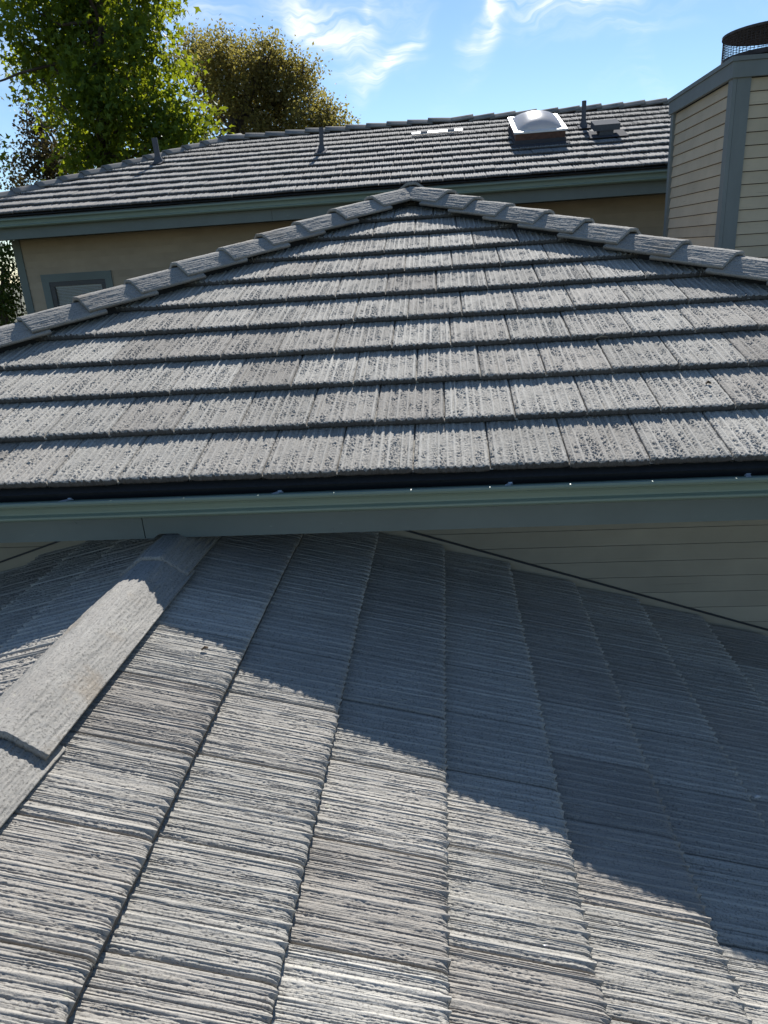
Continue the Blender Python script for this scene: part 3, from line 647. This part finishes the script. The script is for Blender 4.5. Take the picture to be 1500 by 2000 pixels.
mm.build('rain_lid', M_RUST, chim, True)

# ================================================================== far house
YF, ZF = 10.336, 0.846
far = thing('far_house', 'long house behind, wide tiled roof with skylight above tan siding and green gutter', 'house', (0.0, 12.5, GROUND))
HX, HY = -3.78, 14.06                          # where hip and main ridge meet
def deckf_z(y): return ZF - (H_BUTT - TT) / C + (y - YF) * TAN
FXL = HX - (HY - YF); FXR = 7.0; yb_ = 2 * HY - YF; zz0 = deckf_z(YF); zz1 = deckf_z(HY)
m = MB(); m.add([(FXL, YF, zz0), (FXR, YF, zz0), (FXR, HY, zz1), (HX, HY, zz1), (FXL, yb_, zz0), (FXR, yb_, zz0)], [(0, 1, 2, 3), (0, 3, 4), (3, 2, 5, 4), (0, 4, 5, 1), (1, 5, 2)])
froof = m.build('roof', M_DECK, far)
made = 0; rest = MB(); rest_mi = []
# openings for skylight and vents are simply covered by their flashings
for k in range(0, 12):
    y_b = YF + k * EXP_H * C; zb = ZF + k * EXP_H * S
    if y_b > HY - 0.12: break
    o = Vector((0, y_b, zb)) - Vector(nH) * (H_BUTT - TT)
    left = HX - (HY - y_b); x0 = 4.6 - 60 * TW + 0.5 * TW * (k % 2) + 0.05 * math.sin(k * 3.1)
    while x0 < 4.6:
        if x0 + TW > left:
            me = random.choice(TILE_LO); mw = jit_frame(uH, vH, nH, o + Vector((x0, 0, 0)), 2.2)
            if x0 < left + TL + 0.02: me = cut_mesh(me, mw, [((HX - 0.03, HY, 0), (-1, 1, 0))])
            elif k >= 10: me = cut_mesh(me, mw, [((0, HY - 0.02, 0), (0, 1, 0))])
            if me:
                if made < 300 and k <= 7: link_mesh('roof_tile', me, froof, mw); made += 1
                else: rest.add([mw @ v.co for v in me.vertices], [tuple(p.vertices) for p in me.polygons]); rest_mi += [p.material_index for p in me.polygons]
        x0 += TW
r_ = rest.build('upper_course_tiles', M_FARTILE, froof); r_['kind'] = 'stuff'
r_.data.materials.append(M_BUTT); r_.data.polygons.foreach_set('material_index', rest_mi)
# hip and ridge caps
capf = lambda y: ZF + (y - YF) * TAN + 0.085
nc = 15
for i in range(nc):
    y = HY - 0.10 - i * 0.258
    place_cap('hip_cap', CAP_FAR[i % 2], (HX - (HY - y), y, capf(y)), dL, far)
x = HX + 0.02
while x < 0.1:
    place_cap('ridge_cap', CAP_FAR[0], (x, HY, capf(HY) - 0.005 + random.uniform(-0.003, 0.004)), (1, 0, random.uniform(-0.004, 0.004)), far); x += 0.36
x = 0.62
while x < 5.2:
    place_cap('ridge_cap', CAP_FAR[1], (x, HY, capf(HY) - 0.005 + random.uniform(-0.003, 0.004)), (-1, 0, random.uniform(-0.004, 0.004)), far); x += 0.36
# fascia, gutter, soffit
FFY = YF + 0.045
for a, b in ((FXL - 0.02, -2.285), (-2.281, FXR)):
    MB().box(a, b, FFY, FFY + 0.035, 0.515, 0.80).build('fascia_board', M_FASCIA, far)
gutter('gutter', FFY - 0.003, 0.772, FXL - 0.12, FXR, far, 1.3)
MB().box(FXL + 0.05, FXR, FFY + 0.037, 11.2, 0.545, 0.56).build('soffit', M_FASCIA, far)
# wall with window
WX0, WX1, WZ1, WZ0 = -6.181, -5.049, 0.022, -1.25
WYF = 11.2
fw_ = MB().box(-6.50, FXR, WYF + 0.07, WYF + 0.3, GROUND, 0.56).build('wall', M_WALLCORE, far)
boards(fw_, -6.41, FXR, WYF + 0.012, 0.53, -2.2, 0.102, M_SIDING_FAR, holes=((WX0 + 0.02, WX1 - 0.02, WZ0 + 0.02, WZ1 - 0.02),), lap=0.009)
MB().box(-6.41, WX0 + 0.04, WYF + 0.013, WYF + 0.068, -2.3, 0.54).box(WX1 - 0.04, FXR, WYF + 0.013, WYF + 0.068, -2.3, 0.54).build('sheathing', M_WALLCORE, fw_)
MB().box(-6.525, -6.403, WYF - 0.014, WYF + 0.012, GROUND + 0.3, 0.542).box(-6.525, -6.508, WYF + 0.0125, WYF + 0.12, GROUND + 0.3, 0.542).build('corner_board', M_FASCIA, far)
MB().box(-6.525, -6.518, WYF + 0.13, 17.4, GROUND + 0.2, 0.54).build('side_wall', M_SIDING_FAR, far)
win = bpy.data.objects.new('window', None); COL.objects.link(win); attach(win, far)
tw = 0.115
MB().box(WX0, WX1, WYF - 0.018, WYF + 0.010, WZ1 - tw, WZ1).build('window_trim', M_FASCIA, win)
MB().box(WX0, WX0 + tw, WYF - 0.016, WYF + 0.010, WZ0, WZ1 - tw - 0.001).build('window_trim', M_FASCIA, win)
MB().box(WX1 - tw, WX1, WYF - 0.016, WYF + 0.010, WZ0, WZ1 - tw - 0.001).build('window_trim', M_FASCIA, win)
MB().box(WX0, WX1, WYF - 0.022, WYF + 0.010, WZ0 - 0.1, WZ0 - 0.001).build('window_sill', M_FASCIA, win)
ix0, ix1, iz1, iz0 = WX0 + tw + 0.001, WX1 - tw - 0.001, WZ1 - tw - 0.002, WZ0
fm_ = MB(); fm_.box(ix0, ix1, WYF - 0.008, WYF + 0.04, iz1 - 0.07, iz1).box(ix0, ix0 + 0.07, WYF - 0.008, WYF + 0.04, iz0, iz1 - 0.071).box(ix1 - 0.07, ix1, WYF - 0.008, WYF + 0.04, iz0, iz1 - 0.071)
fm_.build('window_frame', M_BLACK, win)
MB().box(ix0 + 0.072, ix1 - 0.072, WYF + 0.012, WYF + 0.016, iz0, iz1 - 0.072).build('window_pane', M_GLASS, win)
bl = MB(); bl.box(ix0 + 0.05, ix1 - 0.05, WYF + 0.024, WYF + 0.056, iz1 - 0.085, iz1 - 0.05)
z = iz1 - 0.10
while z > iz0:
    bl.obox((ix0 + 0.05, WYF + 0.026, z), (ix1 - ix0 - 0.10, 0, 0), (0, 0.022, 0.012), (0, 0, 0.0015)); z -= 0.022
b_ = bl.build('window_blind', M_BLIND, win)
# ---- roof fittings, set in the roof's own plane: local x across, y up the slope, z out of the roof
def onroof(x, y, h=0.0):
    p = Vector((x, y, deckf_z(y))) + Vector(nH) * h; return frame(uH, vH, nH, p)
def local_part(name, mb, mat, parent, mw, smooth=False):
    o = mb.build(name, mat, None, smooth); attach(o, parent); o.data.transform(mw); return o
sky_l = bpy.data.objects.new('skylight', None); COL.objects.link(sky_l); attach(sky_l, far); sky_l['label'] = 'white domed skylight on a brown curb'
mw = onroof(1.49, 11.86, 0.0); sw, sl = 0.36, 1.10
local_part('curb', MB().box(-sw, sw, 0, sl, 0.0, 0.20), M_WOOD, sky_l, mw)
local_part('curb_flashing', MB().box(-sw - 0.012, sw + 0.012, -0.012, sl + 0.012, 0.0, 0.11).box(-sw - 0.06, sw + 0.06, -0.13, 0.0, 0.045, 0.058), M_FLASH, sky_l, mw)
fr = MB(); t_ = 0.035
fr.box(-sw - 0.02, sw + 0.02, -0.02, t_, 0.201, 0.228).box(-sw - 0.02, sw + 0.02, sl - t_, sl + 0.02, 0.201, 0.228).box(-sw - 0.02, -sw + t_, t_ + 0.001, sl - t_ - 0.001, 0.201, 0.228).box(sw - t_, sw + 0.02, t_ + 0.001, sl - t_ - 0.001, 0.201, 0.228)
local_part('frame', fr, M_WHITE, sky_l, mw)
dm = MB(); n_u, n_v = 44, 44; vs = []; fs = []
for i in range(n_u + 1):
    for j in range(n_v + 1):
        a = -1 + 2 * i / n_u; b = -1 + 2 * j / n_v
        hgt = 0.15 * (max(0, (1 - abs(a) ** 2.0) * (1 - abs(b) ** 2.4)) ** 0.55)
        vs.append((a * (sw - t_ + 0.006), sl / 2 + b * (sl / 2 - t_ + 0.006), 0.215 + hgt))
for i in range(n_u):
    for j in range(n_v): q = i * (n_v + 1) + j; fs.append((q, q + n_v + 1, q + n_v + 2, q + 1))
dm.add(vs, fs); local_part('dome', dm, M_DOME, sky_l, mw, True)
def pipe(x, y, h, r, lean=(0, 0)):
    p = bpy.data.objects.new('vent_pipe', None); COL.objects.link(p); attach(p, far)
    zz = deckf_z(y); mb = MB(); top = Vector((x + lean[0], y + lean[1], zz + h)); bot = Vector((x, y, zz))
    pts = [bot, top, top, top - (top - bot) * 0.2]; mb.tube([bot, top], [r, r], 14, False); mb.tube([top, top - (top - bot) * 0.25], [r * 0.85, r * 0.85], 14, False)
    vs = []; n = 14
    for k in range(n):
        a = 2 * math.pi * k / n; vs += [top + Vector((math.cos(a), math.sin(a), 0)) * r, top + Vector((math.cos(a), math.sin(a), 0)) * r * 0.85]
    mb.add(vs, [(2 * k, 2 * ((k + 1) % n), 2 * ((k + 1) % n) + 1, 2 * k + 1) for k in range(n)])
    mb.build('pipe', M_VENT, p, True)
    fl = MB(); mwp = onroof(x, y, 0.0); fl.box(-0.09, 0.09, -0.16, 0.10, 0.050, 0.054)
    local_part('pipe_flashing', fl, M_FLASH, p, mwp)
    cn = MB(); cn.tube([(x, y, zz + 0.03), (x + lean[0] * .3, y, zz + 0.13)], [r * 2.0, r * 1.12], 14, False); cn.build('pipe_collar', M_VENT, p, True)
pipe(-1.848, 12.53, 0.375, 0.035, (0.025, 0)); pipe(-4.57, 12.67, 0.40, 0.045, (-0.015, 0)); pipe(2.27, 12.75, 0.40, 0.034, (0, 0))
# rectangular hood vent beside the third pipe
hv = bpy.data.objects.new('hood_vent', None); COL.objects.link(hv); attach(hv, far)
mw = onroof(2.47, 12.02, 0.0)
local_part('flue', MB().box(-0.10, 0.10, 0.0, 0.24, 0.0, 0.12), M_VENT, hv, mw)
local_part('hood', MB().box(-0.185, 0.185, -0.02, 0.30, 0.122, 0.205), M_VENT, hv, mw)
local_part('vent_flashing', MB().box(-0.25, 0.30, -0.12, 0.30, 0.052, 0.058), M_FLASH, hv, mw)
# low slot vent near the ridge
mw = onroof(0.0, 13.08, 0.0)
lv = bpy.data.objects.new('slot_vent', None); COL.objects.link(lv); attach(lv, far)
local_part('vent_plate', MB().box(-0.42, 0.40, 0.0, 0.13, 0.064, 0.072), M_WHITE, lv, mw)
for xx in (-0.22, 0.22): local_part('vent_louvre', MB().box(xx - 0.06, xx + 0.06, 0.02, 0.11, 0.0725, 0.085), M_VENT, lv, mw)

# ================================================================== trees
def px_ray(x, y):
    d = FW * F_PX + RT * (x - 750) - UP * (y - 1000); return d
def px_at(x, y, Y):
    d = px_ray(x, y); return d * (Y / d.y)
def leaf_cloud(name, clumps, n_per, size, mat, parent, seed, star=False, droop=0.35, shell=0.55, per=14, spread=1.35):
    """clumps: (centre, radius); leaves are small folded blades spread through each clump"""
    rng = np.random.default_rng(seed); VV = []; FF = []; base = 0
    for c, r in clumps:
        n = max(20, int(n_per * r * r)); d = rng.normal(size=(n, 3)); d /= np.linalg.norm(d, axis=1)[:, None]
        rad = r * (shell + (1 - shell) * rng.random(n)) * rng.random(n) ** 0.4
        # lumpy outline: twigs push out in a few random directions
        tw_ = rng.normal(size=(9, 3)); tw_ /= np.linalg.norm(tw_, axis=1)[:, None]
        rad *= 0.72 + 0.55 * np.clip((d @ tw_.T).max(1), 0, 1) ** 6
        p = np.array(c) + d * rad[:, None] * np.array([1, 1, 0.9])
        # gather leaves in sprays so that gaps open between them
        k = max(4, n // per); cen = p[rng.integers(0, n, k)]; a = rng.integers(0, k, n); p = cen[a] + (rng.normal(size=(n, 3)) * size * spread)
        ax = rng.normal(size=(n, 3)); ax[:, 2] -= droop * 1.5; ax /= np.linalg.norm(ax, axis=1)[:, None]
        sd_ = np.cross(ax, rng.normal(size=(n, 3))); sd_ /= np.linalg.norm(sd_, axis=1)[:, None]; nn = np.cross(ax, sd_)
        s = size * rng.uniform(0.6, 1.25, n)[:, None]
        if star:
            q = [p, p + ax * s * 0.35 + sd_ * s * 0.55, p + ax * s * 0.42 + sd_ * s * 0.2, p + ax * s * 1.0 + nn * s * 0.15, p + ax * s * 0.42 - sd_ * s * 0.2, p + ax * s * 0.35 - sd_ * s * 0.55]
            v = np.stack(q, 1).reshape(-1, 3); i0 = base + np.arange(n)[:, None] * 6
            f = np.concatenate([i0 + np.array([[0, 1, 2]]), i0 + np.array([[0, 2, 3]]), i0 + np.array([[0, 3, 4]]), i0 + np.array([[0, 4, 5]])])
        else:
            q = [p, p + ax * s * 0.5 + sd_ * s * 0.28 + nn * s * 0.1, p + ax * s, p + ax * s * 0.5 - sd_ * s * 0.28 + nn * s * 0.1]
            v = np.stack(q, 1).reshape(-1, 3); i0 = base + np.arange(n)[:, None] * 4
            f = np.concatenate([i0 + np.array([[0, 1, 2]]), i0 + np.array([[0, 2, 3]])])
        VV.append(v); FF.append(f); base += len(v)
    me = np_mesh(name, np.concatenate(VV), np.concatenate(FF), mat); return link_mesh(name, me, parent)
def limbs(mb, start, clumps, r0, rng):
    for c, r in clumps:
        a = Vector(start[rng.randrange(len(start))]); b = Vector(c); mid = a.lerp(b, 0.5) + Vector((rng.uniform(-.3, .3), rng.uniform(-.3, .3), -0.15 * (b - a).length))
        q1 = a.lerp(mid, 0.6); q2 = mid.lerp(b, 0.5); mb.tube([a, q1, mid, q2, b], [r0, r0 * 0.75, r0 * 0.55, r0 * 0.38, r0 * 0.12], 6, False)
def clump_list(px, Y, dy, seed):
    rng = random.Random(seed); out = []
    for x, y, r in px:
        Yc = Y + rng.uniform(-dy, dy); p = px_at(x, y, Yc); out.append((tuple(p), r / F_PX * (p.length)))
    return out
# bright sweetgum-like tree
T1 = [(60, 15, 52), (130, 10, 66), (200, 10, 70), (270, 8, 52), (325, 2, 26), (20, 45, 32), (110, 80, 62), (190, 80, 72), (258, 72, 56), (296, 58, 30), (318, 28, 22),
      (48, 112, 36), (90, 135, 44), (140, 150, 58), (210, 150, 72), (268, 140, 48), (312, 128, 40), (352, 138, 26), (28, 122, 20),
      (180, 215, 56), (240, 215, 62), (118, 190, 30), (105, 222, 30), (312, 208, 46), (358, 212, 42), (398, 222, 20), (342, 250, 48), (385, 250, 32),
      (150, 268, 46), (210, 280, 58), (270, 280, 54), (322, 282, 48), (160, 320, 40), (210, 335, 45), (270, 330, 45), (330, 310, 40), (380, 285, 22), (60, 165, 22),
      (150, -70, 85), (240, -80, 78), (60, -50, 55), (200, -160, 80), (120, -170, 70), (300, -60, 45), (230, 380, 50), (160, 390, 45)]
cl = clump_list(T1, 19.5, 1.2, 1)
b1 = px_at(205, 420, 19.5); tr1 = thing('sweetgum_tree', 'tall bright green leafy tree rising beyond the far roof at left', 'tree', (b1.x, b1.y, GROUND))
tt = [Vector((b1.x, b1.y, GROUND)), Vector((b1.x + .05, b1.y, -1.0)), px_at(205, 300, 19.5), px_at(200, 180, 19.5), px_at(195, 40, 19.5), px_at(200, -120, 19.5)]
mm = MB(); mm.tube(tt, [0.34, 0.28, 0.23, 0.17, 0.10, 0.04], 10); mm.build('trunk', M_BARK, tr1, True)
mm = MB(); rr_ = random.Random(5); limbs(mm, tt[2:5], cl, 0.055, rr_)
tw0 = px_at(-60, 172, 19.0); tw1 = px_at(10, 155, 19.0); tw2 = px_at(38, 143, 19.0)
mm.tube([tw2 + Vector((0.8, .3, .2)), tw2, tw1, px_at(-20, 165, 19.0), tw0], [0.035, 0.028, 0.024, 0.018, 0.01], 6)
mm.build('limb', M_BARK, tr1, True)
leaf_cloud('crown', [(c_, r_q * 0.82) for c_, r_q in cl], 1150, 0.165, M_LEAF_GUM, tr1, 21, True, per=30, spread=1.5)
# brown-olive oak
T2 = [(352, 112, 24), (388, 100, 34), (428, 112, 46), (442, 78, 14), (372, 82, 10), (478, 118, 46), (528, 112, 34), (534, 86, 15), (520, 150, 56), (578, 148, 38), (592, 128, 20), (460, 170, 58), (398, 150, 42),
      (560, 190, 48), (602, 186, 24), (480, 215, 54), (425, 205, 36), (540, 228, 50), (618, 212, 24), (640, 240, 22), (590, 240, 40), (500, 262, 40), (652, 236, 24), (672, 248, 18), (630, 225, 26), (690, 246, 8), (560, 262, 40), (635, 262, 30), (610, 280, 40), (420, 255, 14), (390, 262, 20)]
cl = clump_list(T2, 25.0, 1.2, 2)
b2 = px_at(468, 330, 25.0); tr2 = thing('oak_tree', 'brownish olive oak with dark trunk behind the far roof ridge', 'tree', (b2.x, b2.y, GROUND))
tt = [Vector((b2.x, b2.y, GROUND)), Vector((b2.x, b2.y, 1.5)), px_at(464, 270, 25.0), px_at(462, 225, 25.0), px_at(500, 160, 25.0), px_at(520, 110, 25)]
mm = MB(); mm.tube(tt, [0.42, 0.38, 0.34, 0.26, 0.14, 0.05], 10); mm.build('trunk', M_BARK, tr2, True)
mm = MB(); limbs(mm, tt[2:5], cl, 0.075, rr_)
for a, b in (((515, 95), (508, 62)), ((545, 110), (560, 92)), ((640, 215), (652, 190)), ((592, 120), (597, 108)), ((640, 195), (648, 186)), ((432, 90), (425, 66))):
    mm.tube([px_at(a[0], a[1] + 25, 25), px_at(*a, 25), px_at(*b, 25)], [0.03, 0.02, 0.008], 5)
mm.build('limb', M_BARK, tr2, True)
leaf_cloud('crown', [(c_, r_q * 1.06) for c_, r_q in cl], 2300, 0.11, M_LEAF_OAK, tr2, 22, False, 0.0, per=34, spread=1.7)
# darker oak low at the left
T3 = [(52, 198, 16), (72, 225, 22), (52, 240, 14), (82, 262, 32), (60, 285, 24), (100, 300, 42), (46, 315, 20), (38, 345, 20), (110, 335, 40), (70, 330, 30), (140, 300, 40), (130, 350, 40), (30, 360, 16), (60, 375, 30), (100, 390, 40)]
cl = clump_list(T3, 23.0, 0.8, 3)
b3 = px_at(100, 430, 23.0); tr3 = thing('small_oak_tree', 'small dark oak with brown leaves at far left, under the bright green tree', 'tree', (b3.x, b3.y, GROUND))
tt = [Vector((b3.x, b3.y, GROUND)), Vector((b3.x, b3.y, 1.0)), px_at(100, 360, 23.0), px_at(90, 290, 23.0), px_at(75, 230, 23.0)]
mm = MB(); mm.tube(tt, [0.22, 0.2, 0.15, 0.09, 0.03], 8); mm.build('trunk', M_BARK, tr3, True)
mm = MB(); limbs(mm, tt[2:], cl, 0.045, rr_); mm.build('limb', M_BARK, tr3, True)
leaf_cloud('crown', cl, 900, 0.13, M_LEAF_DARK, tr3, 23, False, 0.0)
# tall hedge shrub seen past the corner of the far house
T4 = [(-5, 490, 40), (18, 520, 34), (-15, 545, 40), (24, 560, 34), (5, 590, 40), (30, 600, 30), (-20, 620, 40), (20, 640, 40), (40, 650, 30), (0, 680, 45), (-40, 520, 40), (-45, 590, 45), (-40, 660, 45), (30, 485, 25)]
cl = clump_list(T4, 14.2, 0.5, 4)
b4 = px_at(5, 640, 14.2); tr4 = thing('hedge_shrub', 'dense green shrub seen below the eave past the far house corner', 'shrub', (b4.x, b4.y, GROUND))
tt = [Vector((b4.x, b4.y, GROUND)), Vector((b4.x, b4.y, -2.5)), px_at(5, 600, 14.2), px_at(5, 520, 14.2)]
mm = MB(); mm.tube(tt, [0.10, 0.09, 0.06, 0.02], 8); mm.build('trunk', M_BARK, tr4, True)
mm = MB(); limbs(mm, tt[1:], cl, 0.025, rr_); mm.build('limb', M_BARK, tr4, True)
leaf_cloud('crown', cl, 1700, 0.085, M_LEAF_HEDGE, tr4, 24, False, 0.2)
# branch tip of a tree standing just outside the frame
T5 = [(-20, 300, 22), (-2, 308, 9), (-60, 290, 45), (-70, 240, 40), (-110, 300, 60), (-120, 230, 60), (-100, 180, 40), (-150, 270, 60)]
cl = clump_list(T5, 17.0, 0.4, 5)
b5 = px_at(-110, 400, 17.0); tr5 = thing('young_tree', 'green leaf tips poking in at the left edge beside the small dark oak', 'tree', (b5.x, b5.y, GROUND))
tt = [Vector((b5.x, b5.y, GROUND)), Vector((b5.x, b5.y, 0.5)), px_at(-108, 300, 17.0), px_at(-110, 200, 17.0)]
mm = MB(); mm.tube(tt, [0.12, 0.1, 0.07, 0.03], 8); mm.build('trunk', M_BARK, tr5, True)
mm = MB(); limbs(mm, tt[2:], cl, 0.03, rr_); mm.build('limb', M_BARK, tr5, True)
leaf_cloud('crown', cl, 700, 0.13, M_LEAF_GUM, tr5, 25, True)

# ================================================================== litter on the roofs
def on_near(x, y): return Vector((x, y, Z3 - (x - X3) * TAN - 0.012))
def litter(name, label, pts, rads, mat, cat):
    mm = MB(); mm.tube(pts, rads, 6); o = mm.build(name, mat); o['label'] = label; o['category'] = cat; return o
p = Vector((0.66, 3.17 + 0.0, 0)); 
def on_hip(x, y): return Vector((x, y, ZE + (y - YE) * TAN + 0.014))
litter('dry_twig', 'pale dry twig lying on a sunlit tile of the hip roof', [on_hip(0.70, 3.50), on_hip(0.735, 3.515) + Vector((0, 0, .004)), on_hip(0.765, 3.512)], [0.003, 0.0035, 0.002], M_TWIG, 'twig')
a = on_near(-0.80, 1.93); litter('leaf_crumb', 'brown leaf crumb on the near roof beside the shadow edge', [a, a + Vector((0.008, 0.01, 0.004)), a + Vector((0.018, 0.012, 0.0))], [0.003, 0.005, 0.003], M_CRUMB, 'leaf litter')
a = on_near(0.95, 1.94); litter('bird_dropping', 'small pale speck on a shaded near tile', [a, a + Vector((0.01, 0.004, 0.0)), a + Vector((0.022, 0.004, 0.0))], [0.003, 0.006, 0.003], M_PALE, 'dropping')
a = on_hip(1.07, 3.05); litter('dark_crumb', 'dark leaf crumb on a sunlit hip roof tile at right', [a, a + Vector((0.01, 0.006, 0.006)), a + Vector((0.022, 0.0, 0.0))], [0.003, 0.007, 0.003], M_CRUMB, 'leaf litter')
